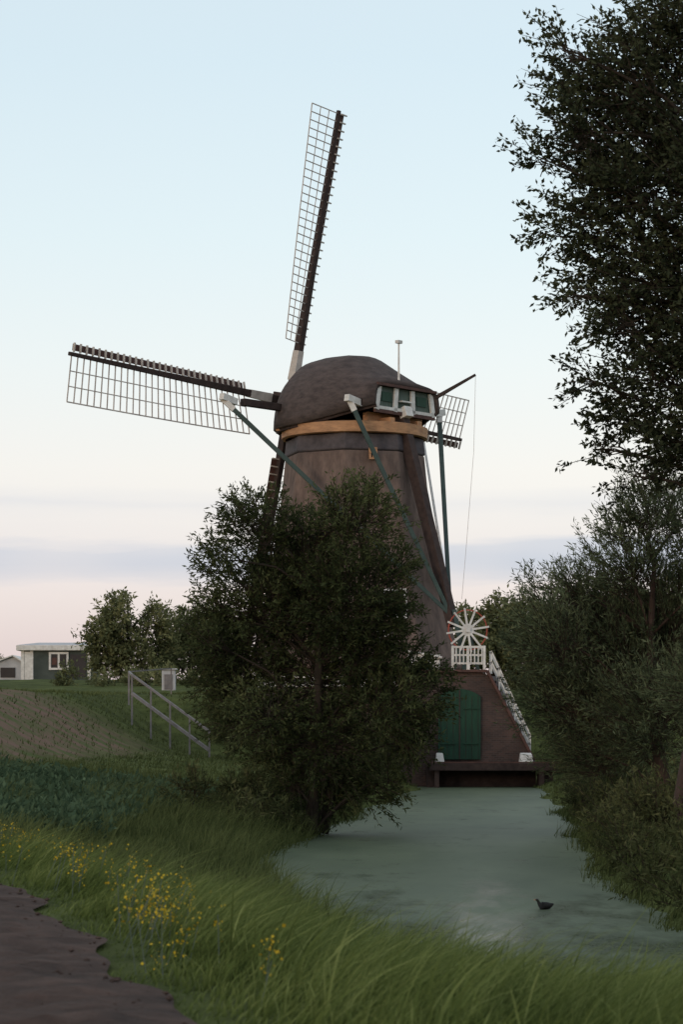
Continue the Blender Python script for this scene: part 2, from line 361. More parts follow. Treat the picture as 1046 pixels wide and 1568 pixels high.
def octring(r, z, n=8, off=R(-8)):
    return [(CX + r*math.sin(off+i*2*math.pi/n), CY - r*math.cos(off+i*2*math.pi/n), z) for i in range(n)]
def lathe(profile, n=8, off=R(-8), sub=1):
    mb = MB(); vs = []
    for r, z in profile: vs += octring(r, z, n, off)
    fs = []
    for i in range(len(profile)-1):
        for k in range(n): fs.append((i*n+k, i*n+(k+1) % n, (i+1)*n+(k+1) % n, (i+1)*n+k))
    fs.append(tuple((len(profile)-1)*n+k for k in range(n)))
    mb.add(vs, fs); return mb
lathe([(4.95, 5.15), (5.0, 5.3), (4.72, 6.2), (4.4, 7.5), (4.05, 9), (3.78, 10.5), (3.56, 12), (3.38, 13.5), (3.25, 14.8), (3.25, 14.9)]).obj('thatched_tower', M['thatch'], mill, bevel=.09)
lathe([(3.20, 14.9), (3.28, 14.95), (3.2, 15.65), (3.1, 15.7)]).obj('dark_band', M['slate'], mill, bevel=.05)
lathe([(3.2, 15.66), (3.36, 15.7), (3.38, 16.15), (3.2, 16.2)], 32, 0).obj('curb_ring', M['ring'], mill)
lathe([(4.45, 2.5), (4.5, 5.2), (4.3, 5.3)]).obj('brick_base', M['brick'], mill)
mb = MB()
a = octring(4.56, 4.55)
for k in range(8): mb.beam(Vector(a[k]), Vector(a[(k+1) % 8]), .05, .5)
mb.obj('white_skirting', M['white'], mill)

# cap   (t, half width, eave z, ridge z, exponent)
sec = [(-3.35, 1.1, 16.15, 17.55, .85), (-3.05, 1.75, 16.1, 18.2, .92), (-2.5, 2.5, 16.08, 18.95, .98), (-1.9, 2.95, 16.08, 19.3, 1.02), (-1.0, 3.25, 16.1, 19.38, 1.04),
       (0.0, 3.3, 16.15, 19.36, 1.04), (0.8, 3.15, 16.3, 19.25, .98), (1.6, 2.8, 16.5, 18.65, .8), (2.4, 2.4, 16.7, 18.1, .6), (3.1, 2.1, 16.85, 17.8, .42)]
NP = 24; vs = []; fs = []
for (t, w, zb, zt, e) in sec:
    for k in range(NP+1):
        th = math.pi*k/NP; c = -math.cos(th); s_ = math.sin(th)
        vs.append(L(t, w*math.copysign(abs(c)**e, c), zb+(zt-zb)*abs(s_)**e))
for i in range(len(sec)-1):
    for k in range(NP):
        o = i*(NP+1)+k; fs.append((o, o+1, o+NP+2, o+NP+1))
fs.append(tuple(range(NP+1)))
mb = MB(); mb.add(vs, fs)
cap = mb.obj('thatched_cap', M['thatch_cap'], mill, smooth=True)
sf = cap.modifiers.new('thick', 'SOLIDIFY'); sf.thickness = .2; sf.offset = -1
mb = MB()
for sgn in (-1, 1):
    pts = [L(t+0, sgn*(w-.02), zb-.03) for (t, w, zb, zt, e) in sec]
    for p, q in zip(pts, pts[1:]): mb.beam(p, q, .14, .16)
mb.beam(L(-3.3, -1.2, 16.0), L(-3.3, 1.2, 16.0), .2, .5)
for (t0_, w0, zb0, zt0, e0), (t1_, w1, zb1, zt1, e1) in zip(sec[2:6], sec[3:7]): mb.beam(L(t0_, 0, zt0+.02), L(t1_, 0, zt1+.02), .6, .1)
mb.obj('cap_rim', M['darkwood'], mill)
mb = MB()
for t in (-2, -1, 0, 1): mb.beam(L(t, -3.0, 16.1), L(t, 3.0, 16.1), .3, .2)
mb.beam(L(-3.5, -.95, 16.1), L(3.1, -.95, 16.2), .3, .35); mb.beam(L(-3.5, .95, 16.1), L(3.1, .95, 16.2), .3, .35)
mb.beam(L(2.3, -1.9, 16.4), L(2.3, 1.9, 16.4), .3, .4)
mb.obj('cap_frame', M['ring'], mill)
mb = MB(); mb.beam(L(-3.55, -1.3, 16.5), L(-3.55, 1.3, 16.5), .35, .7); mb.beam(L(-3.3, -.8, 16.4), L(-3.3, -.8, 18), .3, .3); mb.beam(L(-3.3, .8, 16.4), L(-3.3, .8, 18), .3, .3)
mb.obj('front_weather_beam', M['darkwood'], mill)
mb = MB(); g = 2.95
mb.add([L(g, -2.0, 16.65), L(g, 2.0, 16.65), L(g, 1.8, 17.72), L(g, -1.8, 17.72)], [(0, 1, 2, 3)])
mb.obj('gable_boards', M['gablegreen'], mill)
mb = MB()
for a, b_ in ((-2.0, -1.8), (-.72, -.62), (.55, .5), (2.0, 1.8)):
    mb.beam(L(g+.08, a, 16.65), L(g+.08, b_, 17.7), .25, .1, up=Tv)
mb.beam(L(g+.07, -1.9, 16.75), L(g+.07, 1.9, 16.75), .12, .14)
mb.beam(L(g+.07, -.4, 17.15), L(g+.07, .3, 17.15), .35, .06)
mb.obj('gable_frame', M['white'], mill)
mb = MB()
for a in (-1.25, 1.2): mb.beam(L(g+.03, a-.33, 17.28), L(g+.03, a+.33, 17.28), .04, .42)
mb.obj('gable_windows', M['green'], mill)
mb = MB()
mb.beam(L(g+.2, -2.05, 17.78), L(g+.2, 2.05, 17.78), .14, .12); mb.beam(L(g+.06, -2.1, 16.6), L(g+.06, 2.1, 16.6), .12, .16)
mb.obj('gable_verge', M['redwood'], mill)

# sails
tau, th0, SL = R(10.6), R(2.7), 13.65
n3v = Nv*math.cos(tau)+Vector((0, 0, math.sin(tau))); zv = -Nv*math.sin(tau)+Vector((0, 0, math.cos(tau)))
hub = L(-4.25, 0, 17.85)
stock, latt, ticks, boards = MB(), MB(), MB(), MB()
for k in range(4):
    ph = th0+k*math.pi/2
    r = zv*math.cos(ph)+Uv*math.sin(ph); w = zv*math.sin(ph)-Uv*math.cos(ph)
    off = n3v*(0.22 if k % 2 else -0.22); O = hub+off
    stock.beam(O, O+r*SL, .36, .40, .17, .17, up=n3v)
    prev = None
    nb = 30
    for i in range(nb):
        f = i/(nb-1); rr = 2.75+f*(SL-.15-2.75)
        be = R(24-19*f)
        ld = w*math.cos(be)-n3v*math.sin(be)
        c = O+r*rr; LW = 2.05
        latt.beam(c+ld*.08, c+ld*(LW+rng.normal(0, .015)), .042, .042, up=r)
        ticks.beam(c-ld*.1-n3v*.12, c-ld*.5-n3v*.12, .09, .06, up=r)
        cur = (c+ld*LW, c+ld*1.38, c+ld*.72, c-ld*.16, c-ld*.45)
        if prev:
            latt.beam(prev[0], cur[0], .055, .05); latt.beam(prev[1], cur[1], .042, .04); latt.beam(prev[2], cur[2], .042, .04)
            boards.add([prev[3], cur[3], cur[4], prev[4]], [(0, 1, 2, 3)])
        prev = cur
stock.beam(hub-n3v*2.2, hub+n3v*.6, .75, .75)
stock.beam(hub+n3v*.5, hub+n3v*.75, .5, .5)
stock.obj('sail_stocks', M['darkwood'], mill, bevel=.03)
latt.obj('sail_lattice', M['lattice'], mill); ticks.obj('sail_bar_ends', M['tick'], mill); boards.obj('sail_windboards', M['redwood'], mill)
mb = MB()
for k in (0, 3):
    ph = th0+k*math.pi/2; r = zv*math.cos(ph)+Uv*math.sin(ph); off = n3v*(0.22 if k % 2 else -0.22)
    mb.beam(hub+off+r*1.0, hub+off+r*2.4, .42, .42, .36, .36, up=n3v)
mb.obj('stock_collars', M['tick'], mill)

# tail and braces
TP = L(5.65, 0, 7.5)
gb, wb, db = MB(), MB(), MB()
ends = [(L(-1.9, -6.5, 17.05)), (L(-1.9, 6.5, 17.05)), (L(2.5, -3.1, 16.95)), (L(2.5, 3.1, 16.95))]
for i, (a, c) in enumerate(((ends[0], ends[1]), (ends[2], ends[3]))):
    db.beam(a.lerp(c, .08), c.lerp(a, .08), .30, .32, up=(0, 0, 1))
    for p, q in ((a, c), (c, a)):
        dd = (p-q).normalized(); wb.beam(p+dd*.3+Vector((0, 0, .12)), p-dd*.6-Vector((0, 0, .05)), .28, .3)
for e in ends:
    e2 = e - Vector((0, 0, .12))
    gb.beam(e2, TP, .21, .21, .17, .17)
    wb.beam(e2.lerp(TP, -.025), e2.lerp(TP, .035), .25, .25)
db.beam(L(2.6, 0, 17.2), TP+Vector((.12, -.05, -.5)), .46, .5, .4, .42)
db.obj('tail_beam_and_cross_beams', M['darkwood'], mill, bevel=.02); gb.obj('tail_braces', M['brace'], mill, bevel=.02)
wb.beam(L(3.0, 0, 16.9), L(3.15, 0, 16.45), .5, .4)
wb.beam(L(-.3, 5.3, 16.4), L(4.9, .5, 9.5), .1, .1)
wb.beam(L(2.7, -.05, 16.9), L(2.7, -.05, 19.9), .12, .12, .07, .07); wb.beam(L(2.7, -.2, 19.9), L(2.7, .1, 19.9), .2, .14)
wb.obj('white_beam_ends', M['white'], mill, bevel=.01)
mb = MB(); mb.beam(L(2.6, 1.9, 17.3), L(4.75, 2.95, 18.55), .18, .18, .1, .1)
mb.obj('brake_lever', M['darkwood'], mill)
mb = MB(); p = [L(4.75, 2.95, 18.5), L(5.0, 2.5, 15), L(5.4, 1.5, 11), L(5.9, .5, 8.2)]
mb.tube(p, [.009]*4, 4); mb.obj('brake_rope', M['tick'], mill)

# winch wheel
WC = Vector((5.55, 103.2, 6.78)); wn = Vector((.22, -1, 0)).normalized(); wu = Vector((0, 0, 1)); wr = wn.cross(wu).normalized()*-1
rim, sp_ = MB(), MB()
def wp(r, a, o=0): return WC + wr*math.cos(a)*r + wu*math.sin(a)*r + wn*o
K = 32
for i in range(K):
    rim.beam(wp(.88, 2*math.pi*i/K), wp(.88, 2*math.pi*(i+1)/K), .05, .045, up=wn)
for i in range(12):
    a = 2*math.pi*(i+.3)/12
    sp_.beam(wp(.1, a, .02), wp(.98, a, .02), .09, .05, .08, .05, up=wn)
sp_.beam(WC+wn*.12, WC-wn*.5, .2, .2)
rim.obj('winch_wheel_rim', M['red'], mill)
for i in range(16): sp_.beam(wp(.24, 2*math.pi*i/16), wp(.24, 2*math.pi*(i+1)/16), .06, .08, up=wn)
sp_.obj('winch_wheel_spokes', M['white'], mill)
mb = MB(); mb.beam(Vector((5.5, 103.7, 4.8)), Vector((5.0, 104.1, 7.7)), .2, .2); mb.beam(Vector((4.9, 103.7, 4.8)), Vector((5.4, 103.6, 6.9)), .14, .14)
mb.beam(Vector((6.1, 103.7, 4.8)), Vector((5.6, 103.6, 6.9)), .14, .14)
mb.obj('winch_posts', M['brace'], mill)

def facepoint(ang, z, r): 
    return Vector((CX+r*math.sin(ang), CY-r*math.cos(ang), z))
def window(z, r, half, hh, framew, name, tilt=.14, pane=M['glass'], angc=R(14.5), side=0):
    nrmv = Vector((math.sin(angc), -math.cos(angc), 0)); ri = Vector((math.cos(angc), math.sin(angc), 0))
    ce = facepoint(angc, z, r*math.cos(R(22.5))) + ri*side
    up_ = (Vector((0, 0, 1)) - nrmv*tilt).normalized()
    pm, fm = MB(), MB()
    def q(a, b_, o): return ce+ri*a+up_*b_+nrmv*o
    pm.beam(q(-half, 0, .12), q(half, 0, .12), .1, hh*2, up=up_)
    for a in (-half, 0, half): fm.beam(q(a, -hh, .2), q(a, hh, .2), framew, .1, up=nrmv)
    for b_ in (-hh, hh, .2*hh): fm.beam(q(-half-framew/2, b_, .21), q(half+framew/2, b_, .21), .1, framew, up=up_)
    pm.obj(name+'_pane', pane, mill); fm.obj(name+'_frame', M['white'] if name != 'hatch' else M['ring'], mill)
window(14.72, 3.30, .15, .24, .07, 'hatch')
window(8.0, 4.28, .5, .62, .1, 'window', .22, side=.75)
window(6.5, 4.6, .3, .5, .1, 'lower_window', .25, side=.2)
mb = MB(); mb.box((2.9, 102.6, 3.6), (4.3, 103.6, 5.7)); mb.beam((2.8, 103.1, 5.85), (4.4, 103.1, 5.55), 1.2, .1)
mb.obj('white_porch', M['white'], mill, bevel=.03)
mb = MB(); mb.box((3.25, 102.57, 3.7), (3.95, 102.63, 5.3)); mb.obj('porch_door', M['green'], mill)

# ------------------------------------------------------------ brick outlet structure
out_e = empty('brick_mill_outlet', (5, 100, 0))
mb = MB()
prof = [(2.6, -.6), (8.15, -.6), (8.15, 1.1), (6.25, 4.75), (5.95, 4.85), (2.6, 4.85)]
vs = [(x, 100.0, z) for x, z in prof]+[(x, 105.5, z) for x, z in prof]; n = len(prof)
mb.add(vs, [tuple(range(n)), tuple(range(2*n-1, n-1, -1))]+[(i, i+n, (i+1) % n+n, (i+1) % n) for i in range(n)])
mb.obj('brick_mass', M['brick'], out_e)
mb = MB()
mb.beam((6.2, 99.95, 4.93), (8.2, 99.95, 1.12), .34, .12, up=(0, 0, 1)); mb.beam((2.6, 99.98, 4.91), (6.2, 99.98, 4.91), .4, .12)
mb.obj('coping', M['redwood'], out_e, bevel=.02)
def arch(x0, x1, z0, z1, rise, y, mbx):
    pts = [(x0, z0), (x1, z0)]
    K = 14
    for i in range(K+1):
        f = i/K; x = x1+(x0-x1)*f; pts.append((x, z1-rise+rise*math.sin(math.pi*f)**.7))
    n = len(pts); vs = [(x, y, z) for x, z in pts]+[(x, y+.12, z) for x, z in pts]
    mbx.add(vs, [tuple(range(n))]+[(i, i+n, (i+1) % n+n, (i+1) % n) for i in range(n)])
mb = MB(); arch(4.12, 5.92, 1.16, 4.15, .35, 99.86, mb)
mb.obj('green_doors', M['green'], out_e)
mb = MB()
for i in range(7):
    x = 4.22+i*.265
    mb.box((x, 99.84, 1.2), (x+.012, 99.86, 3.85))
mb.box((5.0, 99.82, 1.18), (5.05, 99.86, 4.1))
mb.obj('door_seams', M['darkwood'], out_e)
mb = MB()
for z in (1.8, 3.3): mb.box((4.2, 99.80, z), (4.85, 99.855, z+.05)); mb.box((5.2, 99.80, z), (5.85, 99.855, z+.05))
mb.obj('door_hinges', M['green'], out_e)
mb = MB(); mb.box((3.7, 98.4, .86), (9.1, 99.99, 1.0)); mb.box((3.7, 98.3, .72), (9.1, 98.42, 1.03))
for x in (4.0, 8.4): mb.beam((x, 98.5, -.4), (x, 98.5, .86), .2)
mb.box((3.6, 98.9, -.5), (3.9, 99.9, .86)); mb.box((8.3, 98.9, -.5), (8.9, 99.9, .86))
mb.obj('wooden_deck', M['darkwood'], out_e)
mb = MB(); mb.box((3.75, 99.87, -.5), (8.28, 99.98, .85)); mb.obj('dark_gap_sheet', M['darkwood'], out_e)  # dark sheet standing in for the shade in the gap under the deck
mb = MB(); mb.beam((3.7, 98.36, 1.06), (9.1, 98.36, 1.06), .1, .05); mb.obj('deck_edge', M['redwood'], out_e)
mb = MB()
for x0, x1 in ((3.95, 4.35), (7.5, 8.1)):
    mb.add([(x0, 98.9, 1.0), (x1, 98.9, 1.0), (x1, 99.6, 1.0), (x0, 99.6, 1.0), (x0+.06, 99, 1.38), (x1-.06, 99, 1.38), (x1-.06, 99.5, 1.45), (x0+.06, 99.5, 1.45)],
           [(0, 3, 2, 1), (4, 5, 6, 7), (0, 1, 5, 4), (1, 2, 6, 5), (2, 3, 7, 6), (3, 0, 4, 7)])
mb.obj('white_corner_stones', M['white'], out_e, bevel=.04)
rl = empty('stair_railing', (7, 100, 2))
mb = MB()
a0, a1 = Vector((6.3, 100.1, 4.9)), Vector((7.95, 100.1, 1.35))
for yo in (0, 1.0):
    o = Vector((.1, yo, 0))
    for h in (.42, .85): mb.beam(a0+o+Vector((0, 0, h)), a1+o+Vector((0, 0, h)), .06)
    for f in np.linspace(0, 1, 6):
        p = a0.lerp(a1, f)+o; mb.beam(p+Vector((0, 0, -.1)), p+Vector((0, 0, .88)), .06)
mb.obj('rails_and_posts', M['white'], rl)
mb = MB()
for i in range(18):
    f = i/17; p = a0.lerp(a1, f)+Vector((0.1, 0, -.2)); mb.box((p.x-.15, 100.15, p.z-.3), (p.x+.2, 101.05, p.z))
mb.obj('steps', M['metal'], rl)
pf = empty('white_platform_fence', (5.6, 100.3, 4.9)); mb = MB()
y = 100.3
for x in (4.75, 5.4, 6.1): mb.beam((x, y, 4.6), (x, y, 6.0), .11)
for z in (5.25, 5.6, 5.95): mb.beam((4.7, y, z), (6.15, y, z), .08)
for x in np.linspace(4.9, 6.0, 8): mb.beam((x, y-.05, 5.2), (x, y-.05, 5.9), .05)
for z in (5.3, 5.65, 5.95): mb.beam((6.1, y, z), (6.1, 104, z), .07)
mb.beam((5.42, y-.04, 4.1), (5.42, y-.04, 5.3), .12)
mb.obj('posts_and_rails', M['white'], pf)

# ------------------------------------------------------------ dyke railing, cabinet, shed
fr = empty('metal_stair_railing', (-8, 103, 3)); mb = MB()
p0, p1 = Vector((-9.15, 102.5, 0)), Vector((-5.6, 99.5, 0))
prev = None
for i, f in enumerate(np.linspace(0, 1, 9)):
    p = p0.lerp(p1, f); gz = zat(p.x, p.y)
    hz_ = 3.95-(3.95-1.5)*f
    if i % 2 == 0: mb.beam((p.x, p.y, gz-.3), (p.x, p.y, hz_+.85), .075)
    cur = Vector((p.x, p.y, hz_+.85))
    if prev: mb.beam(prev, cur, .09); mb.beam(prev-Vector((0, 0, .8)), cur-Vector((0, 0, .8)), .12)
    prev = cur
mb.beam((-9.15, 102.5, 4.8), (-9.6, 106, 5.0), .08); mb.beam((-9.6, 106, 3.5), (-9.6, 106, 5.0), .08)
mb.beam((-9.6, 106, 5.0), (-8.2, 113, 5.3), .05); mb.beam((-8.2, 113, 3.5), (-8.2, 113, 5.3), .06)
mb.obj('posts_and_handrail', M['metal'], fr)
cb = empty('white_cabinet', (-10.3, 140, 5)); mb = MB(); zc = zat(-10.3, 140)
mb.box((-10.7, 139.7, zc-.2), (-9.9, 140.3, zc+1.25)); mb.beam((-10.8, 140, zc+1.3), (-9.8, 140, zc+1.3), .8, .08); mb.obj('cabinet_body', M['roofgrey'], cb, bevel=.03)
mb = MB(); mb.box((-10.55, 139.66, zc+.1), (-10.05, 139.70, zc+1.0)); mb.obj('cabinet_door', M['metal'], cb)

hs = empty('flat_roof_shed', (-22, 181, 5.8)); zb = zat(-22, 180)-.1
mb = MB(); mb.box((-24.5, 180, zb-.5), (-19.1, 186, zb+2.35)); mb.obj('walls', M['shedwall'], hs)
mb = MB(); mb.box((-24.9, 179.6, zb+2.3), (-18.7, 186.4, zb+2.7)); mb.obj('roof_fascia', M['white'], hs, bevel=.04)
mb = MB(); mb.add([(-24.9, 179.6, zb+2.71), (-18.7, 179.6, zb+2.71), (-19.6, 186, zb+3.1), (-24, 186, zb+3.1)], [(0, 1, 2, 3)]); mb.obj('roof', M['roofgrey'], hs)
mb = MB()
for x in (-24.45, -23.75, -19.35): mb.box((x-.12, 179.93, zb-.3), (x+.12, 179.99, zb+2.3))
x0, x1, z0, z1 = -22.35, -21.0, zb+.9, zb+2.1
for x in (x0, (x0+x1)/2, x1): mb.box((x-.08, 179.9, z0), (x+.08, 179.98, z1))
for z in (z0, z1): mb.box((x0-.08, 179.88, z-.08), (x1+.08, 179.97, z+.08))
mb.box((-24.3, 179.94, zb-.2), (-23.8, 179.985, zb+2.2))
mb.obj('frames', M['white'], hs)
mb = MB(); mb.box((x0+.1, 179.93, z0+.1), (x1-.1, 179.99, z1-.1)); mb.box((-20.8, 179.95, zb+.3), (-19.6, 179.99, zb+2.0)); mb.obj('glazing', M['glass'], hs)
mb = MB(); mb.box((-22.2, 179.9, z0+.3), (-21.8, 179.92, z0+.85)); mb.obj('curtain', M['redwood'], hs)
h2 = empty('white_garden_house', (-27, 190, 5.8)); mb = MB(); zb2 = zat(-27, 190)
mb.add([(-29, 190, zb2-.3), (-25.2, 190, zb2-.3), (-25.2, 190, zb2+1.2), (-26.6, 190, zb2+2.0), (-29, 190, zb2+1.1),
        (-29, 194, zb2-.3), (-25.2, 194, zb2-.3), (-25.2, 194, zb2+1.2), (-26.6, 194, zb2+2.0), (-29, 194, zb2+1.1)],
       [(0, 1, 2, 3, 4), (9, 8, 7, 6, 5), (1, 6, 7, 2), (2, 7, 8, 3), (3, 8, 9, 4)])
mb.obj('walls', M['roofgrey'], h2)
mb = MB(); mb.beam((-25.0, 192, zb2+1.15), (-26.6, 192, zb2+2.08), 4.6, .1); mb.beam((-26.6, 192, zb2+2.08), (-29.2, 192, zb2+1.1), 4.6, .1); mb.obj('roof', M['white'], h2)
mb = MB(); mb.box((-27.6, 189.95, zb2+.3), (-26.4, 189.99, zb2+1.1)); mb.obj('window', M['glass'], h2)

# ------------------------------------------------------------ trees
def jb(lst, y, jy=0.8): return [(x, y+rng.uniform(-jy, jy), z, r) for x, z, r in lst]
bl = jb([(-2.05, 7.6, .8), (-2.25, 8.25, .35), (.35, 7.7, .85), (.7, 8.45, .28), (-.1, 8.1, .4), (-1.0, 7.0, 1.1), (-2.95, 6.75, .5), (-3.4, 6.6, .22), (-2.0, 5.6, 1.25), (.2, 5.8, 1.35),
         (1.35, 6.6, .5), (1.55, 4.1, .65), (-2.6, 4.3, .95), (-.7, 4.0, 1.5), (1.2, 3.2, .95), (-2.0, 2.9, .8), (-.4, 2.2, 1.1), (1.6, 2.3, .5),
         (.75, 1.1, .5), (-.3, 1.1, .7), (-1.1, 6.0, 1.2), (.6, 4.6, .95), (2.25, 3.7, .35), (-1.5, 1.9, .6), (1.2, 1.35, .35), (-3.2, 5.5, .45), (-3.1, 3.6, .45), (1.0, 5.1, .4), (1.85, 3.0, .4),
         (-3.2, 4.7, .5), (-2.8, 2.9, .45), (-.8, .85, .5), (-1.2, 1.2, .5), (2.3, 4.1, .25), (1.3, 5.7, .4)], 58, 1.0)
tr = empty('willow_tree', (-.9, 58, .2))
limbs([(-.75, 58, .05), (-.7, 58, 1.2), (-.6, 58, 2.6), (-.55, 58, 4.2), (-.5, 58, 5.8), (-.6, 58, 7.2)], [.17, .15, .13, .11, .08, .04], bl, tr, M['bark'], .05)
limbs([(-.45, 58.3, .05), (-.2, 58.3, 1.5), (.1, 58.2, 3.0), (.4, 58.2, 5.0), (.5, 58, 6.8)], [.13, .11, .09, .07, .03], bl[2:4], tr, M['bark'], .04)
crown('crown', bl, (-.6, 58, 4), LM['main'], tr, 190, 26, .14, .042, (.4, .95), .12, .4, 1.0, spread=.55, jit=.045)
# tall tree on the right bank
bl = jb([(5.8, 15.0, .9), (4.5, 14.2, .6), (3.9, 14.7, .28), (5.4, 13.1, 1.2), (4.1, 13.3, .5), (3.5, 12.9, .25), (4.6, 11.9, .6), (3.8, 11.75, .33), (5.6, 10.8, 1.05),
         (4.6, 11.0, .45), (4.1, 10.4, .25), (4.9, 9.9, .45), (4.45, 9.0, .3), (5.6, 9.0, .8), (5.1, 8.3, .4), (4.65, 7.75, .22), (5.75, 7.7, .5),
         (5.15, 7.2, .2), (5.1, 12.2, .6), (5.1, 14.2, .65), (4.2, 14.0, .3), (5.1, 10.5, .4), (4.9, 13.0, .5)], 42, .7)
bl += [(7.5, 42.5, 14, 1.7), (7.4, 42, 11, 1.8), (7.2, 41.5, 8.6, 1.4), (9.2, 43, 12, 2.0), (9.6, 42, 9.2, 1.8), (8, 42.5, 16, 1.5), (6.6, 41.5, 12.4, 1.1), (6.7, 42, 9.8, 1.1), (10.5, 42.5, 14, 1.6), (6.6, 42.3, 15.5, .9), (6.4, 42, 7.6, .7)]
tr = empty('poplar_tree', (8.2, 42, 1))
limbs([(8.2, 42, .8), (8.1, 42, 3.5), (8.0, 42, 6), (7.9, 42, 9), (7.8, 42, 12), (7.8, 42, 15)], [.42, .36, .3, .24, .16, .06], bl, tr, M['bark'], .07)
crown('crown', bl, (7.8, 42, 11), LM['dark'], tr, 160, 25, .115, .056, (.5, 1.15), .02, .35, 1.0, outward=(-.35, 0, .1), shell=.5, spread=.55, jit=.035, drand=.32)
# right willows
bl = jb([(7.7, 8.0, .7), (8.7, 8.3, .8), (7.3, 6.8, .9), (5.95, 6.1, .6), (5.3, 6.0, .25), (5.4, 4.9, .85), (6.95, 4.6, 1.4), (8.6, 5.4, 1.6), (5.95, 3.3, .95), (7.95, 2.9, 1.4),
         (6.4, 2.0, .8), (4.9, 4.7, .5), (5.1, 3.3, .45), (10.3, 4, 1.8), (10.3, 7, 1.8), (6.6, 5.9, .7), (7.0, 7.5, .3), (4.9, 6.3, .15)], 60, 1.2)
tr = empty('willow_bush', (8, 60, 1))
limbs([(8.2, 59, .5), (8.1, 59.3, 1.5), (7.9, 59.6, 3), (7.9, 60, 5), (8, 60, 7)], [.22, .18, .14, .1, .05], bl, tr, M['bark_red'], .04)
crown('crown', bl, (8, 60, 3.5), LM['willow'], tr, 170, 30, .17, .03, (.5, 1.3), .0, .55, 1.0, outward=(-.2, 0, .2), g=0, spread=.42)
bl = jb([(7.2, 3.4, .8), (8.2, 4.4, 1.3), (8.0, 2.4, 1.0), (9.6, 3.0, 1.4)], 46, .8)
tr = empty('willow_bush', (8, 46, 1))
limbs([(6.7, 45, .6), (6.5, 45.2, 1.3), (6.7, 45.6, 2.2), (7.3, 46, 3.2)], [.13, .12, .1, .05], bl, tr, M['bark_red'], .035)
crown('crown', bl, (8, 46, 2), LM['willow'], tr, 190, 26, .15, .028, (.4, 1.0), .05, .4, 1.0, g=0, spread=.42)
bl = [(6.9, 55, .8, .7), (6.7, 50, .7, .7), (6.5, 45, .6, .6), (6.2, 40, .5, .55), (6.0, 36, .5, .5), (7.2, 41, .9, .8), (7.9, 64, .8, .8), (8.3, 71, 1.1, 1.0), (8.9, 78, 1.3, 1.1),
      (9.2, 86, 1.5, 1.2), (9.6, 93, 1.4, 1.0), (5.9, 33, .5, .5), (7.0, 33, .7, .6), (7.4, 37, .9, .8), (10.4, 97, 2.2, 1.3), (10.8, 104, 3.4, 1.3), (8.0, 50, 1.1, .9),
      (5.0, 38, .35, .4), (5.3, 43.5, .4, .45), (5.0, 34, .3, .35), (5.7, 48, .4, .5), (6.2, 53, .5, .5), (6.6, 59, .5, .6), (7.0, 66, .6, .6), (7.4, 73, .6, .6), (5.6, 31, .3, .4)]
un = empty('bank_undergrowth', (7, 50, .5))
crown('brush', bl, (7, 50, 0), LM['brush'], un, 260, 22, .15, .034, (.3, .8), .1, .6)
bl = [(-3.6, 57, 1.0, .55), (-2.6, 60, .8, .6), (-2.2, 64, .9, .6), (-1.5, 68, .9, .7), (-.5, 75, 1.0, .8), (0.5, 83, 1.2, .9), (1.5, 90, 1.5, 1.0), (2.0, 96, 1.8, 1.1),
      (2.2, 99, 2.6, 1.1), (-.5, 95, 2.4, 1.3), (-2.8, 97, 2.3, 1.2), (-4.6, 100, 2.4, 1.0), (-1.9, 57.5, .5, .45), (-2.4, 55.5, .6, .4), (-1.2, 56.5, .4, .4)]
un = empty('bank_shrubs', (0, 80, 1))
crown('brush', bl, (0, 80, 0), LM['brush'], un, 170, 22, .18, .045, (.3, .8), .1, .6)
def bgtree(name, x, y, lst, trunkr=.2, m='far', dens=45, leaf=.32):
    z0 = zat(x, y); e = empty(name, (x, y, z0)); bls = jb(lst, y, 1.2)
    top = max(b_[2] for b_ in bls)
    limbs([(x, y, z0-.2), (x, y, z0+(top-z0)*.3), (x+.1, y, z0+(top-z0)*.6), (x, y, top)], [trunkr, trunkr*.8, trunkr*.5, .05], bls, e, M['bark'], .09)
    crown('crown', bls, (x, y, z0+1.5), LM[m], e, dens, 28, leaf, leaf*.42, (.5, 1.2), .1, .4, jit=.15)
bgtree('background_tree', -14.6, 160, [(-15.2, 9.9, 1.1), (-16.2, 8.5, 1.0), (-12.9, 9.2, 1.1), (-15.0, 7.8, 1.6), (-12.6, 7.4, 1.2), (-16.4, 7.2, .7), (-13.6, 6.3, 1.1), (-15.6, 6.4, .9), (-15.2, 11.0, .4), (-12.8, 10.4, .4)])
bgtree('background_tree', -10.6, 165, [(-11.2, 8.7, 1.0), (-10, 9.2, 1.2), (-10.6, 7.6, 1.6), (-8.4, 8.6, 1.4), (-12.0, 7.1, .7), (-8.6, 6.6, 1.4), (-10.9, 9.8, .35)])
bgtree('background_tree', 9.2, 142, [(8.2, 8.2, 1.3), (9.8, 8.6, 1.3), (9, 6.8, 1.6), (11.2, 8.3, 1.5), (7.6, 6.3, 1.1), (11, 6.4, 1.5), (13.2, 8, 1.8), (13, 6.2, 1.4)])
bgtree('background_tree', 18, 150, [(15.5, 8.4, 1.7), (18, 9, 2.2), (21, 8.6, 2.1), (18.5, 7, 2.0), (16, 6.6, 1.6)])
hd = empty('background_hedge', (0, 150, 5)); bl = []
for x in np.arange(-17.5, 22, 1.3):
    yy_ = 150+rng.uniform(-4, 4); r = rng.uniform(.35, .8); bl.append((x, yy_, zat(x, yy_)+r*.5, r))
for x in np.arange(-60, -30, 2.2): bl.append((x, 230+rng.uniform(-4, 4), 6.8, rng.uniform(1.2, 2.2)))
for x in np.arange(24, 70, 2.4): bl.append((x, 190+rng.uniform(-4, 4), 7.3, rng.uniform(1.5, 2.6)))
crown('hedge', bl, (0, 150, 3), LM['far'], hd, 60, 20, .3, .12, (.4, .9), .1, .5, jit=.12)

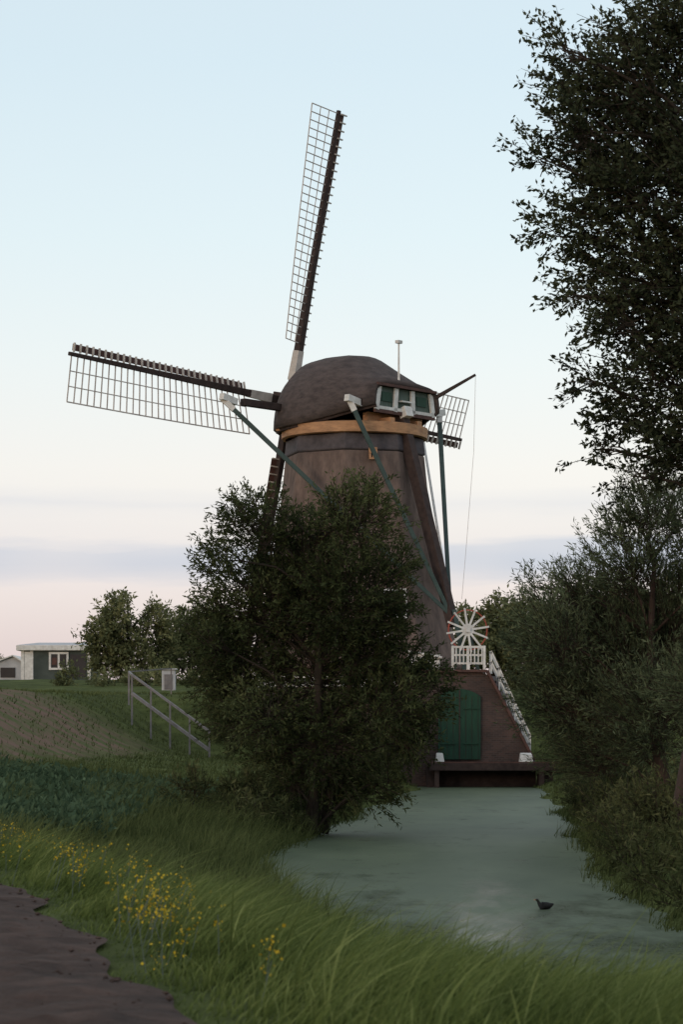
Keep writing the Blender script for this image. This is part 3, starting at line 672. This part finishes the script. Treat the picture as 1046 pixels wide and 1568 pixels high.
# ------------------------------------------------------------ grass
def blades(name, P, H, Wd, m, lean=(.35, 0.0), leanvar=.45, segs=4, tint=None, bend=.7):
    N = len(P)
    gust = .35*np.sin(P[:, 0]*1.1+P[:, 1]*.45)+.25*np.sin(P[:, 0]*2.7-P[:, 1]*.9)
    ln = np.stack([lean[0]*(1+gust)+rng.normal(0, leanvar, N), lean[1]+rng.normal(0, leanvar, N), np.zeros(N)], -1)
    a = rng.uniform(0, math.pi, N); sd = np.stack([np.cos(a), np.sin(a)*.6, np.zeros(N)], -1)
    Vs = []
    b_ = rng.uniform(.5, 1.3, N)[:, None]*bend
    for k in range(segs+1):
        t = k/segs
        p = P + ln*H[:, None]*(t*.25 + b_*t*t*.9)
        p[:, 2] += H*t*(1-.32*(b_[:, 0])*t)
        wv_ = (Wd*(1-t**1.6)*.5+.0007)[:, None]
        Vs += [p-sd*wv_, p+sd*wv_]
    V = np.stack(Vs, 1).reshape(-1, 3); base = np.arange(N)[:, None]*(2*(segs+1))
    Q = np.concatenate([np.stack([base[:, 0]+2*k, base[:, 0]+2*k+1, base[:, 0]+2*k+3, base[:, 0]+2*k+2], 1) for k in range(segs)])
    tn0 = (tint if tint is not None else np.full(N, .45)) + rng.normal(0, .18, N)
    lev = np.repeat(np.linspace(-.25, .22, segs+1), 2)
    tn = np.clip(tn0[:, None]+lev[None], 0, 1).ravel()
    return npmesh(name, V, Q, tn, m)
def scatter(n, y0, y1, xf, power=1.0):
    y = y0+(y1-y0)*rng.uniform(0, 1, n)**power; x = rng.uniform(-1, 1, n)*(xf*y+.6)
    return x, y
def onpath(x, y, pad=0.0): return (x < pxr(y)+pad) & (x > pxr(y)-2.7-pad)
def clump(x, y): return .5+.5*np.sin(x*2.1+1.3*np.sin(y*.9))*np.sin(y*1.5+1.7*np.sin(x*1.1))
x, y = scatter(72000, 9.5, 31, .2, .9); s = sdist(x, y)
k = (s > -.05) & ~onpath(x + rng.normal(0, .10, len(x)), y, -.02) & (x < 7)
x, y, s = x[k], y[k], s[k]; c = clump(x, y)
edge = np.clip((x-pxr(y))/1.0, 0.1, 1)**1.1; edge = np.where(x < pxr(y)-1, .5, np.maximum(edge, .14))
H = rng.uniform(.25, .56, len(x))*(.55+.75*c)*edge*(1+.2*np.exp(-((s-1.5)/1.6)**2)); H += (rng.uniform(0, 1, len(x)) > .95)*rng.uniform(.1, .35, len(x))*edge
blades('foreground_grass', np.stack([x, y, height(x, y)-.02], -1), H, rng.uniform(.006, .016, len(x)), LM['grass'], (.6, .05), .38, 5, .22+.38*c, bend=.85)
x, y = scatter(90000, 28, 72, .22, .8); s = sdist(x, y); k = (s > -.18) & (s < 14) & ~onpath(x, y) & ((xtoe(y)-x) < 1)
x, y, s = x[k], y[k], s[k]; c = clump(x*.8, y*.6)
H = rng.uniform(.22, .6, len(x))*(.5+.9*c)
H = np.where((y > 52) & (x > -6) & (x < 0), H*1.25, H); right_ = x > 3
H = np.where(right_, H*.8, H)
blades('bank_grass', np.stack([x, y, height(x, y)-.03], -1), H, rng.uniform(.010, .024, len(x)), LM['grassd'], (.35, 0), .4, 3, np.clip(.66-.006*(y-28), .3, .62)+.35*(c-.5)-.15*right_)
x, y = scatter(52000, 68, 128, .2, .9); s = sdist(x, y); so = sm(0.3, 1.5, xtoe(y)-x)*(y > 66)*(y < 99)
k = (s > 0) & ~((so > .3) & (rng.uniform(0, 1, len(x)) > .15+.4*clump(x*.5, y*.2))) & ~((x > 2.5) & (x < 8.2) & (y > 99.5) & (y < 106)) & (np.hypot(x-CX, y-CY) > 4.6)
x, y, s = x[k], y[k], s[k]
blades('meadow_grass', np.stack([x, y, height(x, y)-.03], -1), rng.uniform(.08, .28, len(x)), rng.uniform(.03, .06, len(x)), LM['grassd'], (.2, 0), .4, 2, .6+.3*(clump(x*.4, y*.3)-.5))
x, y = scatter(18000, 19, 66, .2); s = sdist(x, y); k = (s > -.4) & (s < 1.6) & (clump(x*1.3, y*.8) > .55) & (x < 8)
x, y = x[k], y[k]; Hr = rng.uniform(.35, .95, len(x))*np.where(x > 3, .8, 1)
blades('reeds', np.stack([x, y, np.maximum(height(x, y), -.1)-.03], -1), Hr, rng.uniform(.012, .024, len(x)), LM['grassd'], (.35, 0), .35, 4, np.full(len(x), .5))
x, y = scatter(3400, 10.5, 26, .2); s = sdist(x, y); k = (s > .2) & ~onpath(x, y, .5) & (clump(x*1.7+2, y*1.1) > .55) & (x < 6); x, y = x[k], y[k]
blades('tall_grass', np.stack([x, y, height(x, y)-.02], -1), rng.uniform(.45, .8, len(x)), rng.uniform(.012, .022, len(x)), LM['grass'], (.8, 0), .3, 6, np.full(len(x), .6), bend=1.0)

# crops
x = rng.uniform(-16, -2.8, 9000); y = rng.uniform(44, 67, 9000); s = sdist(x, y)
y = np.round(y/.75)*.75+rng.normal(0, .1, len(y)); k = (s > 3.2) & ((xtoe(y)-x) < .5); x, y = x[k], y[k]
P = np.stack([x, y, height(x, y)+.05], -1); D = nrm(np.stack([rng.normal(0, .4, len(x)), rng.normal(0, .4, len(x)), np.ones(len(x))], -1))
V, Q, tn = spray_leaves(P, D, rng.uniform(.1, .38, len(x)), np.full(len(x), .5)+rng.normal(0, .1, len(x)), 8, .18, .08, 0, .9, .06, 0)
npmesh('crop_plants', V, Q, tn, LM['crop'])

# yellow wildflowers
fl = empty('yellow_wildflowers', (-2, 20, 1.2))
P = []
for (cx, cy, sx, sy, n) in ((-1.45, 16.2, .2, .9, 34), (-2.4, 21.5, .4, 1.6, 18), (-4.0, 29, .3, 1.6, 34), (-1.0, 14.0, .2, .8, 10), (-1.6, 20, .6, 2.4, 14), (-.6, 12.8, .25, .6, 4)):
    a = rng.normal(0, 1, (n, 2)); P.append(np.stack([cx+a[:, 0]*sx, cy+a[:, 1]*sy], -1))
P = np.vstack(P); P = P[P[:, 0] > pxr(P[:, 1])+.1]; hz = height(P[:, 0], P[:, 1])
Hh = rng.uniform(.12, .45, len(P)); tops = np.stack([P[:, 0]+rng.normal(.06, .05, len(P)), P[:, 1], hz+Hh], -1)
st = MB()
for p, tpt, z in zip(P, tops, hz): st.beam((p[0], p[1], z), tuple(tpt), .005)
st.obj('stems', M['gablegreen'], fl)
C = np.repeat(tops, 15, 0)+rng.normal(0, 1, (len(tops)*15, 3))*np.array([.035, .035, .055])
a = nrm(rng.normal(0, 1, C.shape)); b2 = nrm(np.cross(a, rng.normal(0, 1, C.shape))); r_ = rng.uniform(.005, .013, (len(C), 1))
V = np.stack([C-a*r_, C-b2*r_, C+a*r_, C+b2*r_], 1).reshape(-1, 3)
npmesh('petals', V, np.arange(len(V)).reshape(-1, 4), None, M['yellow'], fl)

# ------------------------------------------------------------ coot on the water
du = empty('coot', (3.1, 35.7, 0))
me = bpy.data.meshes.new('body')
pts = [(.00, 0, .045), (.06, 0, .055), (-.07, 0, .06), (-.13, 0, .085), (.095, 0, .085), (.11, 0, .125), (.125, 0, .15), (.155, 0, .148)]
ed = [(0, 1), (0, 2), (2, 3), (1, 4), (4, 5), (5, 6), (6, 7)]
me.from_pydata(pts, ed, []); ob = link(bpy.data.objects.new('body', me))
sk = ob.modifiers.new('skin', 'SKIN'); rr = [.062, .055, .045, .012, .03, .02, .027, .008]
for v, r_ in zip(me.skin_vertices[0].data, rr): v.radius = (r_, r_)
me.skin_vertices[0].data[0].use_root = True
sb = ob.modifiers.new('sub', 'SUBSURF'); sb.levels = 2; sb.render_levels = 2
me.materials.append(M['bird']); ob.scale = (-1, 1, 1); ob.parent = du; ob.location = (0, 0, 0)
mb = MB(); mb.beam((3.1-.15, 35.7, .148), (3.1-.185, 35.7, .142), .018, .02, .004, .004); mb.obj('beak', M['beak'], du)

# ------------------------------------------------------------ world and sun
w = bpy.data.worlds.new('World'); sc.world = w; w.use_nodes = True; nt = w.node_tree; nt.nodes.clear()
out = nt.nodes.new('ShaderNodeOutputWorld'); tc = nt.nodes.new('ShaderNodeTexCoord'); sp = nt.nodes.new('ShaderNodeSeparateXYZ')
nt.links.new(tc.outputs['Generated'], sp.inputs[0])
sky = nt.nodes.new('ShaderNodeTexSky'); sky.sky_type = 'NISHITA'; sky.sun_disc = False
sky.sun_elevation = R(7); sky.sun_rotation = R(215)
bg1 = nt.nodes.new('ShaderNodeBackground'); bg1.inputs[1].default_value = 0.05; nt.links.new(sky.outputs[0], bg1.inputs[0])
rp = nt.nodes.new('ShaderNodeValToRGB'); e = rp.color_ramp.elements
e[0].position = 0; e[0].color = (.57, .49, .56, 1); e[1].position = 1; e[1].color = (.60, .64, .66, 1)
for p, c in ((.03, (.60, .515, .58)), (.06, (.69, .61, .66)), (.105, (.76, .71, .71)), (.15, (.72, .74, .75)), (.20, (.66, .735, .765)), (.27, (.60, .70, .755)), (.5, (.58, .64, .68))):
    k = e.new(p); k.color = (*c, 1)
nt.links.new(sp.outputs[2], rp.inputs[0])
mp = nt.nodes.new('ShaderNodeMapping'); mp.inputs['Scale'].default_value = (3.2, 3.2, 26); mp.inputs['Location'].default_value = (1.3, 0.4, 0)
nt.links.new(tc.outputs['Generated'], mp.inputs[0])
nz = nt.nodes.new('ShaderNodeTexNoise'); nz.inputs['Scale'].default_value = 1.6; nz.inputs['Detail'].default_value = 6; nz.inputs['Roughness'].default_value = .55
nt.links.new(mp.outputs[0], nz.inputs['Vector'])
ma = nt.nodes.new('ShaderNodeMath'); ma.operation = 'MULTIPLY_ADD'; ma.inputs[1].default_value = .026; nt.links.new(nz.outputs['Fac'], ma.inputs[0]); nt.links.new(sp.outputs[2], ma.inputs[2])
rb = nt.nodes.new('ShaderNodeValToRGB'); e = rb.color_ramp.elements
e[0].position = .066; e[0].color = (0, 0, 0, 1); e[1].position = .108; e[1].color = (0, 0, 0, 1)
for p, v in ((.072, .8), (.079, 1), (.086, .9), (.089, .15), (.096, .05), (.102, .3)):
    k = e.new(p); k.color = (v, v, v, 1)
nt.links.new(ma.outputs[0], rb.inputs[0])
nl = nt.nodes.new('ShaderNodeTexNoise'); nl.inputs['Scale'].default_value = 1.1; nl.inputs['Detail'].default_value = 3
mp2 = nt.nodes.new('ShaderNodeMapping'); mp2.inputs['Scale'].default_value = (5, 5, 14); nt.links.new(tc.outputs['Generated'], mp2.inputs[0]); nt.links.new(mp2.outputs[0], nl.inputs['Vector'])
mr = nt.nodes.new('ShaderNodeMapRange'); mr.inputs[1].default_value = .2; mr.inputs[2].default_value = .45; mr.inputs[3].default_value = .3; nt.links.new(nl.outputs['Fac'], mr.inputs[0])
mm = nt.nodes.new('ShaderNodeMath'); mm.operation = 'MULTIPLY'; nt.links.new(rb.outputs[0], mm.inputs[0]); nt.links.new(mr.outputs[0], mm.inputs[1])
mx = nt.nodes.new('ShaderNodeMixRGB'); nt.links.new(mm.outputs[0], mx.inputs[0]); nt.links.new(rp.outputs[0], mx.inputs[1]); mx.inputs[2].default_value = (.41, .44, .60, 1)
bg2 = nt.nodes.new('ShaderNodeBackground'); bg2.inputs[1].default_value = 1.0; nt.links.new(mx.outputs[0], bg2.inputs[0])
ads = nt.nodes.new('ShaderNodeAddShader'); nt.links.new(bg1.outputs[0], ads.inputs[0]); nt.links.new(bg2.outputs[0], ads.inputs[1]); nt.links.new(ads.outputs[0], out.inputs[0])

sl = bpy.data.lights.new('sun', 'SUN'); sl.energy = .5; sl.angle = R(12); sl.color = (1, .80, .62)
so_ = link(bpy.data.objects.new('sun', sl))
el, az = R(7), R(215)
dirv = Vector((math.sin(az)*math.cos(el), math.cos(az)*math.cos(el), math.sin(el)))
so_.rotation_euler = (-dirv).to_track_quat('-Z', 'Y').to_euler()

# ------------------------------------------------------------ camera
cd = bpy.data.cameras.new('camera'); cam = link(bpy.data.objects.new('camera', cd)); sc.camera = cam
cam.location = (0, 0, 2.9); cam.rotation_euler = (R(90), 0, 0)
cd.sensor_fit = 'VERTICAL'; cd.sensor_height = 36; cd.sensor_width = 24
cd.lens = 3600/1568*36; cd.shift_y = 316/1568; cd.clip_start = .1; cd.clip_end = 8000
cd.dof.use_dof = True; cd.dof.focus_distance = 90; cd.dof.aperture_fstop = 5.6
sc.view_settings.view_transform = 'Standard'; sc.view_settings.look = 'None'; sc.view_settings.exposure = 0
